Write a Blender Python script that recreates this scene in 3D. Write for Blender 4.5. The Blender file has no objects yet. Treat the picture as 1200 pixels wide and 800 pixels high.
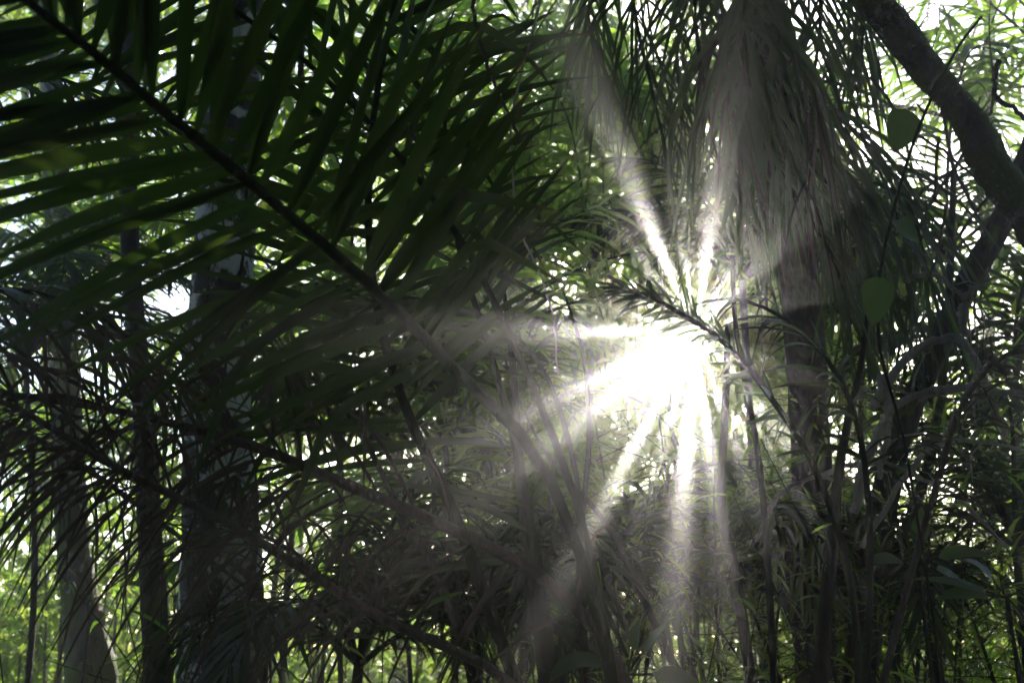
import bpy, math, random
import numpy as np
from mathutils import Vector

rng = np.random.default_rng(11)
random.seed(5)
S = bpy.context.scene
COL = S.collection

# ------------------------------------------------------------------ camera
PITCH = math.radians(15.0)
LENS = 40.0
FPX = LENS / 36.0 * 1200.0
CAM = np.array([0.0, 0.0, 1.6])
FWD = np.array([0.0, math.cos(PITCH), math.sin(PITCH)])
RGT = np.array([1.0, 0.0, 0.0])
UPV = np.array([0.0, -math.sin(PITCH), math.cos(PITCH)])
UP = np.array([0.0, 0.0, 1.0])


def P(u, v, d):
    """point of the forest seen at (u, v) of the 1200x800 photograph, d metres away"""
    return CAM + d * (FWD + RGT * (u - 600.0) / FPX + UPV * (400.0 - v) / FPX)


cam_d = bpy.data.cameras.new("camera")
cam = bpy.data.objects.new("camera", cam_d)
COL.objects.link(cam)
cam.location = CAM
cam.rotation_euler = (math.radians(90) + PITCH, 0, 0)
cam_d.lens = LENS
cam_d.sensor_width = 36.0
cam_d.clip_start = 0.05
cam_d.clip_end = 3000
cam_d.dof.use_dof = True
cam_d.dof.focus_distance = 3.6
cam_d.dof.aperture_fstop = 4.0
S.camera = cam

# ------------------------------------------------------------------ light
SUN_PX = (815.0, 388.0)
sd = P(SUN_PX[0], SUN_PX[1], 1.0) - CAM
sd = sd / np.linalg.norm(sd)
SUN_EL = math.asin(sd[2])
SUN_AZ = math.atan2(sd[0], sd[1])          # clockwise from +Y

w = bpy.data.worlds.new("World")
S.world = w
w.use_nodes = True
nt = w.node_tree
bg = nt.nodes["Background"]
sky = nt.nodes.new("ShaderNodeTexSky")
sky.sky_type = 'NISHITA'
sky.sun_disc = False
sky.sun_elevation = SUN_EL
sky.sun_rotation = SUN_AZ
sky.altitude = 100
sky.air_density = 0.7
sky.dust_density = 0.8
sky.ozone_density = 1.0
nt.links.new(sky.outputs[0], bg.inputs[0])
bg.inputs[1].default_value = 0.12

sun_d = bpy.data.lights.new("sun", 'SUN')
sun_d.energy = 5.0
sun_d.angle = math.radians(0.5)
sun_d.color = (1.0, 0.92, 0.82)
sun = bpy.data.objects.new("sun", sun_d)
COL.objects.link(sun)
sun.rotation_euler = Vector(-sd).to_track_quat('-Z', 'Y').to_euler()
sun.location = (0, 0, 30)

S.view_settings.view_transform = 'Standard'
S.view_settings.look = 'None'
S.view_settings.exposure = 2.2
S.view_settings.gamma = 1.0
S.render.engine = 'CYCLES'
c = S.cycles
c.max_bounces = 7
c.diffuse_bounces = 3
c.glossy_bounces = 2
c.transmission_bounces = 4
c.volume_bounces = 0
c.transparent_max_bounces = 4
c.use_denoising = True
c.denoiser = 'OPENIMAGEDENOISE'
c.sample_clamp_indirect = 6.0
c.use_fast_gi = False
HAZE_DENSITY = 0.0100
HAZE_G = 0.92

# radial slits cut into the foliage to shape the sun's rays: direction, half width (degrees), reach (metres from the sun's line)
E1 = np.cross(sd, UP); E1 /= np.linalg.norm(E1)
E2 = np.cross(E1, sd)
SLITS = [(176, 1.9, .55), (187, 1.0, .5), (202, 1.8, .72), (214, 2.3, .80), (226, 1.2, .7), (239, 2.1, .84), (251, 1.0, .55),
         (263, 2.4, .76), (274, 1.3, .62), (287, .9, .5), (310, 1.1, .45), (336, .9, .35), (16, .9, .3), (43, 1.2, .34), (59, .8, .36),
         (79, 1.9, .42), (95, .8, .38), (110, 1.9, .58), (124, .7, .45), (146, .8, .42), (161, .9, .45)]

# single sun flecks: a place that the sun reaches, and how wide the hole is
FLECKS = [(P(118, 690, 7.35), .30), (P(112, 780, 7.35), .22), (P(292, 292, 2.1), .035), (P(190, 290, 2.05), .03), (P(585, 285, 2.5), .03), (P(950, 560, 5.0), .10),
          (P(1020, 560, 5.4), .08), (P(1110, 600, 5.2), .09), (P(900, 560, 5.5), .1), (P(1150, 675, 4.1), .08)]
_r = random.Random(3)
FLECKS += [(P(_r.uniform(380, 705), _r.uniform(140, 500), 11.0), _r.uniform(.10, .24)) for _ in range(16)]
FLECKS += [(P(_r.uniform(960, 1180), _r.uniform(330, 640), 8.6), _r.uniform(.07, .14)) for _ in range(12)]


def in_gap(pts, grow=0.0):
    r = pts - CAM
    a = r @ E1
    b = r @ E2
    o = np.hypot(a, b)
    th = np.degrees(np.arctan2(b, a))
    m = o < .03 + grow
    for t, d, q in SLITS:
        df = np.abs((th - t + 180) % 360 - 180)
        m |= (o < q + grow) & (df < 80) & (o * np.sin(np.radians(np.minimum(df, 80))) < o * math.sin(math.radians(d)) + grow)
    for x0, q in FLECKS:
        r = pts - x0
        al = r @ sd
        m |= (al > .1) & (np.linalg.norm(r - al[..., None] * sd, axis=-1) < q + grow)
    return m


# ------------------------------------------------------------------ materials
def new_mat(name):
    m = bpy.data.materials.new(name)
    m.use_nodes = True
    n = m.node_tree
    n.nodes.clear()
    out = n.nodes.new("ShaderNodeOutputMaterial")
    return m, n, out


def ramp(n, fac, stops):
    r = n.nodes.new("ShaderNodeValToRGB")
    e = r.color_ramp.elements
    while len(e) < len(stops):
        e.new(0.5)
    for i, (p, col) in enumerate(stops):
        e[i].position = p
        e[i].color = (*col, 1)
    n.links.new(fac, r.inputs[0])
    return r.outputs[0]


def leaf_mat(name, cols, trans, rough=0.46, tmix=0.45, spots=True, spec=0.28, veins=60.0):
    """two-sided leaf: glossy cuticle over a reflecting and a transmitting layer"""
    m, n, out = new_mat(name)
    L = n.links
    geo = n.nodes.new("ShaderNodeNewGeometry")
    oi = n.nodes.new("ShaderNodeObjectInfo")
    add = n.nodes.new("ShaderNodeMath"); add.operation = 'ADD'
    L.new(geo.outputs['Random Per Island'], add.inputs[0])
    L.new(oi.outputs['Random'], add.inputs[1])
    fr = n.nodes.new("ShaderNodeMath"); fr.operation = 'FRACT'
    L.new(add.outputs[0], fr.inputs[0])
    k = len(cols)
    base = ramp(n, fr.outputs[0], [(i / max(1, k - 1), cl) for i, cl in enumerate(cols)])
    k = len(trans)
    tr = ramp(n, fr.outputs[0], [(i / max(1, k - 1), cl) for i, cl in enumerate(trans)])
    tc = n.nodes.new("ShaderNodeTexCoord")
    no = n.nodes.new("ShaderNodeTexNoise"); no.inputs['Scale'].default_value = 9.0
    no.inputs['Detail'].default_value = 4
    L.new(tc.outputs['Object'], no.inputs['Vector'])
    mul = n.nodes.new("ShaderNodeMix"); mul.data_type = 'RGBA'; mul.blend_type = 'MULTIPLY'
    mul.inputs[0].default_value = 0.8
    L.new(base, mul.inputs[6])
    L.new(ramp(n, no.outputs['Fac'], [(.3, (.55, .55, .5)), (.7, (1, 1, 1))]), mul.inputs[7])
    uv = n.nodes.new("ShaderNodeUVMap")
    sep = n.nodes.new("ShaderNodeSeparateXYZ")
    L.new(uv.outputs[0], sep.inputs[0])
    wv = n.nodes.new("ShaderNodeMath"); wv.operation = 'MULTIPLY'; wv.inputs[1].default_value = veins
    L.new(sep.outputs[0], wv.inputs[0])
    sn = n.nodes.new("ShaderNodeMath"); sn.operation = 'SINE'
    L.new(wv.outputs[0], sn.inputs[0])
    tv = n.nodes.new("ShaderNodeMix"); tv.data_type = 'RGBA'; tv.blend_type = 'MULTIPLY'
    tv.inputs[0].default_value = 0.8
    L.new(tr, tv.inputs[6])
    L.new(ramp(n, sn.outputs[0], [(0., (.6, .6, .6)), (1., (1, 1, 1))]), tv.inputs[7])
    tip = n.nodes.new("ShaderNodeMath"); tip.operation = 'MULTIPLY_ADD'
    L.new(no.outputs['Fac'], tip.inputs[0]); tip.inputs[1].default_value = .35
    L.new(sep.outputs[1], tip.inputs[2])
    tip2 = n.nodes.new("ShaderNodeMapRange"); L.new(tip.outputs[0], tip2.inputs[0])
    tip2.inputs[1].default_value = 1.06; tip2.inputs[2].default_value = 1.14
    mb = n.nodes.new("ShaderNodeMix"); mb.data_type = 'RGBA'
    L.new(tip2.outputs[0], mb.inputs[0]); L.new(mul.outputs[2], mb.inputs[6]); mb.inputs[7].default_value = (.10, .07, .035, 1)
    mt = n.nodes.new("ShaderNodeMix"); mt.data_type = 'RGBA'
    L.new(tip2.outputs[0], mt.inputs[0]); L.new(tv.outputs[2], mt.inputs[6]); mt.inputs[7].default_value = (.16, .09, .03, 1)
    p = n.nodes.new("ShaderNodeBsdfPrincipled")
    L.new(mb.outputs[2], p.inputs['Base Color'])
    p.inputs['Roughness'].default_value = rough
    p.inputs['Specular IOR Level'].default_value = spec
    b = n.nodes.new("ShaderNodeBump"); b.inputs['Strength'].default_value = .6
    b.inputs['Distance'].default_value = .002
    L.new(sn.outputs[0], b.inputs['Height'])
    L.new(b.outputs[0], p.inputs['Normal'])
    t = n.nodes.new("ShaderNodeBsdfTranslucent")
    L.new(mt.outputs[2], t.inputs[0])
    mx = n.nodes.new("ShaderNodeMixShader"); mx.inputs[0].default_value = tmix
    L.new(p.outputs[0], mx.inputs[1]); L.new(t.outputs[0], mx.inputs[2])
    L.new(mx.outputs[0], out.inputs[0])
    return m


def bark_mat(name, dark, mid, lichen, moss=0.0, scale=6.0, lich=0.6):
    m, n, out = new_mat(name)
    L = n.links
    tc = n.nodes.new("ShaderNodeTexCoord")
    mp = n.nodes.new("ShaderNodeMapping"); mp.inputs['Scale'].default_value = (1, 1, .35)
    L.new(tc.outputs['Object'], mp.inputs[0])
    n1 = n.nodes.new("ShaderNodeTexNoise"); n1.inputs['Scale'].default_value = scale * 4
    n1.inputs['Detail'].default_value = 8; n1.inputs['Roughness'].default_value = .7
    L.new(mp.outputs[0], n1.inputs['Vector'])
    col = ramp(n, n1.outputs['Fac'], [(.3, dark), (.7, mid)])
    n2 = n.nodes.new("ShaderNodeTexNoise"); n2.inputs['Scale'].default_value = scale
    n2.inputs['Detail'].default_value = 6; n2.inputs['Roughness'].default_value = .65
    n2.inputs['Distortion'].default_value = .6
    L.new(tc.outputs['Object'], n2.inputs['Vector'])
    f = ramp(n, n2.outputs['Fac'], [(lich - .02, (0, 0, 0)), (lich + .03, (1, 1, 1))])
    mx = n.nodes.new("ShaderNodeMix"); mx.data_type = 'RGBA'
    L.new(f, mx.inputs[0]); L.new(col, mx.inputs[6]); mx.inputs[7].default_value = (*lichen, 1)
    cur = mx.outputs[2]
    if moss > 0:
        n3 = n.nodes.new("ShaderNodeTexNoise"); n3.inputs['Scale'].default_value = scale * .8
        n3.inputs['Detail'].default_value = 7
        mp3 = n.nodes.new("ShaderNodeMapping"); mp3.inputs['Location'].default_value = (3, 7, 1)
        L.new(tc.outputs['Object'], mp3.inputs[0]); L.new(mp3.outputs[0], n3.inputs['Vector'])
        f3 = ramp(n, n3.outputs['Fac'], [(.62 - moss * .3, (0, 0, 0)), (.70 - moss * .3, (1, 1, 1))])
        m3 = n.nodes.new("ShaderNodeMix"); m3.data_type = 'RGBA'
        L.new(f3, m3.inputs[0]); L.new(cur, m3.inputs[6]); m3.inputs[7].default_value = (.10, .13, .03, 1)
        cur = m3.outputs[2]
    p = n.nodes.new("ShaderNodeBsdfPrincipled")
    L.new(cur, p.inputs['Base Color'])
    p.inputs['Roughness'].default_value = .85
    p.inputs['Specular IOR Level'].default_value = .2
    b = n.nodes.new("ShaderNodeBump"); b.inputs['Strength'].default_value = 1.0
    b.inputs['Distance'].default_value = .045
    L.new(n1.outputs['Fac'], b.inputs['Height'])
    L.new(b.outputs[0], p.inputs['Normal'])
    L.new(p.outputs[0], out.inputs[0])
    return m


M = {}
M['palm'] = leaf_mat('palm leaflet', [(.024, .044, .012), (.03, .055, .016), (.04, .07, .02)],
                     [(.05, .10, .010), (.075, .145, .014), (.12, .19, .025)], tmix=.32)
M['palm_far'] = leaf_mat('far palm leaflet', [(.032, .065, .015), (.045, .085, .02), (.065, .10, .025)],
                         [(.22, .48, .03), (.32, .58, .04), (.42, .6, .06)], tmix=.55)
M['palm_blue'] = leaf_mat('waxy palm leaflet', [(.02, .045, .02), (.026, .052, .024), (.032, .06, .028)],
                          [(.10, .20, .04), (.15, .26, .05), (.2, .3, .06)], rough=.42, tmix=.35)
M['dry'] = leaf_mat('dry leaflet', [(.03, .025, .018), (.048, .04, .028), (.085, .07, .05)],
                    [(.10, .07, .04), (.16, .11, .06), (.2, .15, .09)], rough=.6, tmix=.2, spec=.3)
M['dry_pale'] = leaf_mat('pale dry frond', [(.22, .19, .15), (.28, .25, .2), (.33, .3, .25)],
                         [(.12, .1, .07), (.16, .13, .09)], rough=.6, tmix=.15, spec=.3)
M['bamboo_leaf'] = leaf_mat('cane leaf', [(.05, .09, .02), (.07, .12, .025), (.10, .14, .035)],
                            [(.28, .56, .03), (.40, .66, .04), (.52, .66, .07)], tmix=.56, rough=.3)
M['broad'] = leaf_mat('broad leaf', [(.04, .08, .025), (.055, .10, .03), (.07, .115, .03)],
                      [(.10, .22, .03), (.16, .3, .04), (.22, .36, .05)], tmix=.45, rough=.38, veins=0)
M['tree_leaf'] = leaf_mat('tree leaf', [(.05, .09, .02), (.07, .12, .03), (.10, .14, .04)],
                          [(.25, .48, .035), (.36, .58, .05), (.48, .60, .08)], tmix=.56, rough=.35, veins=0)
M['grass'] = leaf_mat('grass blade', [(.05, .09, .02), (.07, .12, .03), (.12, .14, .05)],
                      [(.12, .2, .04), (.18, .26, .05), (.26, .3, .1)], tmix=.42)
M['herb'] = leaf_mat('herb leaf', [(.05, .085, .03), (.065, .105, .035), (.085, .12, .045)], [(.10, .17, .04), (.14, .22, .05), (.2, .26, .08)], tmix=.42)
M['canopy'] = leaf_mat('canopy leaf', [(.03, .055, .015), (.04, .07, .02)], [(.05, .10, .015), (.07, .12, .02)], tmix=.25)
M['rachis'] = bark_mat('palm rachis', (.02, .026, .01), (.04, .05, .018), (.09, .085, .05), scale=20, lich=.72)
M['dry_stalk'] = bark_mat('dry stalk', (.07, .055, .04), (.14, .115, .085), (.24, .21, .17), scale=16, lich=.66)
M['pale_stalk'] = bark_mat('pale dead stalk', (.32, .28, .23), (.45, .41, .35), (.55, .52, .46), scale=16, lich=.6)
M['cane'] = bark_mat('cane stem', (.018, .02, .01), (.04, .042, .02), (.12, .115, .09), scale=14, lich=.68)
M['bark'] = bark_mat('lichen bark', (.02, .018, .014), (.10, .09, .07), (.62, .64, .58), moss=.1, scale=5, lich=.52)
M['bark_moss'] = bark_mat('mossy bark', (.05, .045, .035), (.14, .13, .10), (.34, .35, .30), moss=.55, scale=5, lich=.58)
M['bark_dark'] = bark_mat('dark bark', (.03, .027, .022), (.085, .075, .06), (.2, .2, .17), moss=.15, scale=7, lich=.66)
M['bark_palm'] = bark_mat('palm trunk bark', (.025, .024, .018), (.07, .064, .05), (.18, .17, .14), scale=9, lich=.66)

# ------------------------------------------------------------------ mesh tools
ident = {}


def link(name, me, mat, parent=None):
    o = bpy.data.objects.new(name, me)
    COL.objects.link(o)
    if mat is not None and not me.materials:
        me.materials.append(mat)
    if parent is not None:
        o.parent = parent
    return o


def tag(o, label=None, cat=None, group=None, kind=None):
    if label: o['label'] = label
    if cat: o['category'] = cat
    if group: o['group'] = group
    if kind: o['kind'] = kind
    return o


def thing(name, label, cat, loc, group=None):
    o = bpy.data.objects.new(name, None)
    COL.objects.link(o)
    o.location = loc
    o.empty_display_size = .2
    tag(o, label, cat, group)
    o['_loc'] = 0
    del o['_loc']
    ident[o.name] = np.array(loc, float)
    return o


def quads_mesh(name, V, Q, UVs=None, smooth=True):
    me = bpy.data.meshes.new(name)
    V = np.ascontiguousarray(V, np.float32).reshape(-1, 3)
    Q = np.ascontiguousarray(Q, np.int32).reshape(-1, 4)
    me.vertices.add(len(V))
    me.vertices.foreach_set("co", V.ravel())
    me.loops.add(Q.size)
    me.loops.foreach_set("vertex_index", Q.ravel())
    me.polygons.add(len(Q))
    me.polygons.foreach_set("loop_start", np.arange(0, Q.size, 4, dtype=np.int32))
    me.polygons.foreach_set("use_smooth", np.full(len(Q), smooth, bool))
    if UVs is not None:
        l = me.uv_layers.new(name="UVMap")
        l.data.foreach_set("uv", np.ascontiguousarray(UVs.reshape(-1, 2)[Q.ravel()], np.float32).ravel())
    me.update()
    me.validate()
    return me


class Geo:
    """collects quad geometry"""
    def __init__(s):
        s.V, s.Q, s.U, s.n = [], [], [], 0

    def add(s, V, Q, U):
        V = V.reshape(-1, 3)
        if len(V) == 0:
            return
        s.V.append(V); s.Q.append(Q.reshape(-1, 4) + s.n); s.U.append(U.reshape(-1, 2)); s.n += len(V)

    def tube(s, pts, rad, k=7, rough=0.0):
        V, Q, U = tube_geo(pts, rad, k, rough)
        s.add(V, Q, U)

    def blades(s, B):
        if B is None or len(B) == 0:
            return
        V, Q, U = blade_faces(B)
        s.add(V, Q, U)

    def build(s, name, mat, parent=None, smooth=True, origin=None):
        if s.n == 0:
            return None
        V = np.concatenate(s.V); Q = np.concatenate(s.Q); U = np.concatenate(s.U)
        if parent is not None:
            V = V - ROOT(parent)
        elif origin is not None:
            V = V - np.array(origin)
        me = quads_mesh(name, V, Q, U, smooth)
        o = link(name, me, mat, parent)
        if parent is None and origin is not None:
            o.location = origin
            ident[o.name] = np.array(origin, float)
        return o


def ROOT(o):
    p = np.zeros(3)
    while o is not None:
        p = p + np.array(o.location)
        o = o.parent
    return p


def unit(a):
    return a / np.maximum(np.linalg.norm(a, axis=-1, keepdims=True), 1e-9)


def smooth_curve(pts, n):
    """Catmull-Rom through the points, n samples"""
    p = np.asarray(pts, float)
    if len(p) == 2:
        t = np.linspace(0, 1, n)[:, None]
        return p[0] * (1 - t) + p[1] * t
    p = np.vstack([2 * p[0] - p[1], p, 2 * p[-1] - p[-2]])
    m = len(p) - 3
    out = []
    for x in np.linspace(0, m - 1e-6, n):
        i = int(x); t = x - i
        a, b, c_, d = p[i], p[i + 1], p[i + 2], p[i + 3]
        out.append(.5 * (2 * b + (c_ - a) * t + (2 * a - 5 * b + 4 * c_ - d) * t * t + (3 * b - a - 3 * c_ + d) * t ** 3))
    return np.array(out)


def tube_geo(pts, rad, k=7, rough=0.0):
    pts = np.asarray(pts, float)
    n = len(pts)
    rad = np.broadcast_to(np.asarray(rad, float), (n,))
    T = unit(np.gradient(pts, axis=0))
    ref = np.array([0, 0, 1.0]) if abs(T[0, 2]) < .8 else np.array([1.0, 0, 0])
    A = unit(np.cross(T, ref)); B = np.cross(T, A)
    th = np.linspace(0, 2 * np.pi, k, endpoint=False)
    r = rad[:, None] * np.ones(k)
    if rough > 0:
        ph = rng.uniform(0, 6.28, 6)
        zz = np.linspace(0, 1, n)[:, None] * n
        r = r * (1 + rough * (.5 * np.sin(2 * th + ph[0] + .13 * zz) + .35 * np.sin(3 * th + ph[1] - .31 * zz)
                              + .3 * np.sin(5 * th + ph[2] + .5 * zz) + .25 * np.sin(.9 * zz + ph[3])) + rough * .35 * rng.normal(size=r.shape))
    V = pts[:, None, :] + r[..., None] * (np.cos(th)[None, :, None] * A[:, None, :] + np.sin(th)[None, :, None] * B[:, None, :])
    i = np.arange(n - 1)[:, None]; j = np.arange(k)[None, :]
    a = i * k + j; b = i * k + (j + 1) % k
    Q = np.stack([a, b, b + k, a + k], -1).reshape(-1, 4)
    U = np.stack(np.broadcast_arrays(th[None, :] / 6.283, np.linspace(0, 1, n)[:, None]), -1)
    # caps
    V = V.reshape(-1, 3)
    U = U.reshape(-1, 2)
    c0 = len(V)
    V = np.vstack([V, pts[:1], pts[-1:]])
    U = np.vstack([U, [[0, 0]], [[0, 1]]])
    cap = []
    for q in range(0, k - 1, 2):
        cap.append([c0, (q + 2) % k, q + 1, q])
        e = (n - 1) * k
        cap.append([c0 + 1, e + q, e + q + 1, e + (q + 2) % k])
    Q = np.vstack([Q, np.array(cap)])
    return V, Q, U


PROF = {
    'palm': lambda t: np.maximum(.30 * (1 - t), np.sin(np.pi * t ** .62) ** .7),
    'lance': lambda t: np.sin(np.pi * np.clip(t, 0, 1) ** .7) ** .9,
    'ovate': lambda t: np.sin(np.pi * t ** .62) ** .75,
    'heart': lambda t: np.where(t < .02, .25, np.cos(np.pi / 2 * np.clip((t - .2) / .8, 0, 1)) ** .8 * np.clip(.72 + t * 1.6, 0, 1)),
    'grass': lambda t: (1 - t) ** .7 * .9 + .1 * (1 - t),
}


def blades(base, D, N, L, W, droop=.5, nseg=5, fold=.25, prof='palm', cols=3, side=None, cull=True, cullfrac=.12, fine=True):
    """base, D (direction), N (upper face), L, W arrays -> vertices [n, nseg+1, cols, 3]"""
    base = np.asarray(base, float); n = len(base)
    if n == 0:
        return np.zeros((0, nseg + 1, cols, 3))
    D = unit(np.broadcast_to(np.asarray(D, float), (n, 3))); N = np.broadcast_to(np.asarray(N, float), (n, 3))
    L = np.broadcast_to(np.asarray(L, float), (n,)); W = np.broadcast_to(np.asarray(W, float), (n,))
    droop = np.broadcast_to(np.asarray(droop, float), (n,))
    t = np.linspace(0, 1, nseg + 1)
    g = np.array([0, 0, -1.0])
    dirs = unit(D[:, None, :] + g * (droop[:, None] * t[None, :] ** 1.3 * 1.6)[..., None])
    if side is not None:
        dirs = unit(dirs + np.asarray(side)[:, None, :] * (t ** 1.5)[None, :, None])
    if prof == 'palm':
        kk = (rng.random(n) < .13) * rng.uniform(.8, 2.2, n)
        dirs = unit(dirs + g * (kk[:, None] * (t > .5)[None, :])[..., None])
    step = (L / nseg)[:, None, None] * .5 * (dirs[:, 1:] + dirs[:, :-1])
    ctr = base[:, None, :] + np.concatenate([np.zeros((n, 1, 3)), np.cumsum(step, 1)], 1)
    X = unit(np.cross(dirs, N[:, None, :]))
    Z = np.cross(X, dirs)
    wv = PROF[prof](t)
    hw = .5 * W[:, None] * wv[None, :]
    if cols == 3:
        V = np.stack([ctr - X * hw[..., None] + Z * (fold * hw)[..., None], ctr, ctr + X * hw[..., None] + Z * (fold * hw)[..., None]], 2)
    else:
        V = np.stack([ctr - X * hw[..., None], ctr + X * hw[..., None]], 2)
    if cull:
        if fine:
            k = max(1, int(np.ceil(np.median(L) / nseg / .03)))
            fr_ = np.arange(k) / k
            cc_ = (ctr[:, :-1, None, :] * (1 - fr_)[None, None, :, None] + ctr[:, 1:, None, :] * fr_[None, None, :, None]).reshape(n, -1, 3)
            near = in_gap(ctr[:, nseg // 2], float(np.max(L)) * .6)
            hit = np.zeros(n, bool)
            hit[near] = in_gap(cc_[near], .12 * float(np.median(W))).any(1)
            V = V[~hit]
        else:
            V = V[in_gap(ctr).mean(1) <= cullfrac]
    return V


def blade_faces(B):
    n, r, k, _ = B.shape
    i = np.arange(r - 1)[:, None]; j = np.arange(k - 1)[None, :]
    a = (i * k + j).ravel()
    q = np.stack([a, a + 1, a + 1 + k, a + k], -1)
    Q = (q[None] + (np.arange(n) * r * k)[:, None, None]).reshape(-1, 4)
    u = np.linspace(0, 1, k)[None, :] * np.ones((r, 1)); v = np.linspace(0, 1, r)[:, None] * np.ones((1, k))
    U = np.broadcast_to(np.stack([u, v], -1)[None], (n, r, k, 2))
    return B.reshape(-1, 3), Q, np.ascontiguousarray(U)


def frond_geo(ctrl, n, Lmax, W, a0=60, a1=25, hint=UP, droop=.5, start=.12, jit=.12, lift=0.0, nseg=6, fold=.3,
              sides=(1, -1), drop=0.0, tilt=0.0, cull=True, Lp=None, clump=0.0, fine=True, tipL=.35):
    """pinnate leaflets along a rachis; returns the rachis points and the leaflet blades"""
    R = smooth_curve(ctrl, 40)
    T = unit(np.gradient(R, axis=0))
    out = []
    for s in sides:
        q = np.linspace(start, .995, n) + rng.normal(0, .25 / n, n)
        if clump > 0:
            q = q + clump / n * np.sin(np.arange(n) * 2.1)
        q = np.clip(q, start * .9, .999)
        if drop > 0:
            q = q[rng.random(len(q)) > drop]
        x = q * 39; i = np.minimum(x.astype(int), 38); f = (x - i)[:, None]
        b = R[i] * (1 - f) + R[i + 1] * f
        t = unit(T[i] * (1 - f) + T[i + 1] * f)
        h = np.broadcast_to(np.asarray(hint, float), t.shape)
        N = unit(h - (h * t).sum(-1, keepdims=True) * t)
        Sd = np.cross(t, N) * s
        qq = (q - start) / (1 - start)
        a = np.radians(a0 + (a1 - a0) * qq) + rng.normal(0, jit * .8, len(q))
        D = np.cos(a)[:, None] * t + np.sin(a)[:, None] * Sd + N * (lift + rng.normal(0, jit, len(q)))[:, None]
        Lq = Lmax * (tipL + (1 - tipL) * np.sin(np.pi * np.clip(.18 + .72 * qq, 0, 1)) ** .8) if Lp is None else Lmax * Lp(qq)
        Lq = Lq * rng.uniform(.85, 1.12, len(q))
        Nl = N + rng.normal(0, .3, N.shape) + tilt * Sd
        out.append(blades(b, D, Nl, Lq, W * rng.uniform(.8, 1.15, len(q)) * np.clip(Lq / Lmax + .25, .4, 1.1), droop * rng.uniform(.6, 1.4, len(q)),
                          nseg, fold, 'palm', 3, cull=cull, fine=fine))
    return R, np.concatenate(out)


def add_frond(root, R, B, r0, r1, mat, rmat, separate=True, label=None):
    """rachis as the part, each leaflet a sub-part (or all joined when small)"""
    g = Geo()
    g.tube(R[::2], np.linspace(r0, r1, len(R[::2])), 6)
    if separate:
        fr = g.build('frond', rmat, root)
        org = ROOT(fr)
        for k in range(len(B)):
            p0 = B[k, 0].mean(0)
            V, Q, U = blade_faces(B[k:k + 1])
            me = quads_mesh('leaflet', V - p0, Q, U)
            o = link('leaflet', me, mat, fr)
            o.location = p0 - org
    else:
        fr = g.build('frond', rmat, root)
        h = Geo(); h.blades(B)
        f = h.build('foliage', mat, fr)
        if f: tag(f, kind='stuff')
    if label: fr['label'] = label
    return fr


def arc_curve(c, az, el, length, sag, n=8, twist=0.0):
    """a frond's arch: starts at elevation el and bends over"""
    pts = [np.array(c, float)]
    d = length / n
    for i in range(n):
        e = el - sag * (i / n) ** 1.2
        a = az + twist * i / n
        pts.append(pts[-1] + d * np.array([math.sin(a) * math.cos(e), math.cos(a) * math.cos(e), math.sin(e)]))
    return np.array(pts)


# ------------------------------------------------------------------ ground, haze
def ground_z(x, y):
    return .10 * np.sin(x * .31 + 1) * np.sin(y * .23) + .06 * np.sin(x * .9 + y * .7) - .02 * np.clip(y - 18, 0, 400) ** .9


gx = np.concatenate([np.linspace(-600, -30, 12), np.linspace(-28, 28, 57), np.linspace(30, 600, 12)])
gy = np.concatenate([np.linspace(-400, -14, 8), np.linspace(-12, 44, 57), np.linspace(48, 900, 14)])
GX, GY = np.meshgrid(gx, gy)
GV = np.stack([GX, GY, ground_z(GX, GY)], -1)
nx, ny = len(gx), len(gy)
a = (np.arange(ny - 1)[:, None] * nx + np.arange(nx - 1)[None, :]).ravel()
gme = quads_mesh('ground', GV, np.stack([a, a + 1, a + 1 + nx, a + nx], -1), GV.reshape(-1, 3)[:, :2].copy())
gm, gn, gout = new_mat('leaf litter soil')
tc = gn.nodes.new("ShaderNodeTexCoord")
v1 = gn.nodes.new("ShaderNodeTexVoronoi"); v1.inputs['Scale'].default_value = 9
gn.links.new(tc.outputs['Object'], v1.inputs['Vector'])
n1 = gn.nodes.new("ShaderNodeTexNoise"); n1.inputs['Scale'].default_value = 1.3; n1.inputs['Detail'].default_value = 8
gn.links.new(tc.outputs['Object'], n1.inputs['Vector'])
mxg = gn.nodes.new("ShaderNodeMix"); mxg.data_type = 'RGBA'
gn.links.new(n1.outputs['Fac'], mxg.inputs[0])
gn.links.new(ramp(gn, v1.outputs['Distance'], [(0, (.05, .04, .025)), (.6, (.13, .10, .06))]), mxg.inputs[6])
mxg.inputs[7].default_value = (.07, .10, .03, 1)
pg = gn.nodes.new("ShaderNodeBsdfPrincipled"); pg.inputs['Roughness'].default_value = .9
gn.links.new(mxg.outputs[2], pg.inputs['Base Color'])
bp = gn.nodes.new("ShaderNodeBump"); bp.inputs['Strength'].default_value = .6; bp.inputs['Distance'].default_value = .05
gn.links.new(v1.outputs['Distance'], bp.inputs['Height']); gn.links.new(bp.outputs[0], pg.inputs['Normal'])
gn.links.new(pg.outputs[0], gout.inputs[0])
tag(link('ground', gme, gm), kind='structure')


def pts(*a):
    return np.array([P(*q) for q in a])


def gz(p):
    return float(ground_z(np.array(p[0]), np.array(p[1])))


def on_ground(p):
    return (p[0], p[1], gz(p))


TOCAM = unit(CAM - P(600, 400, 3))

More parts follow.
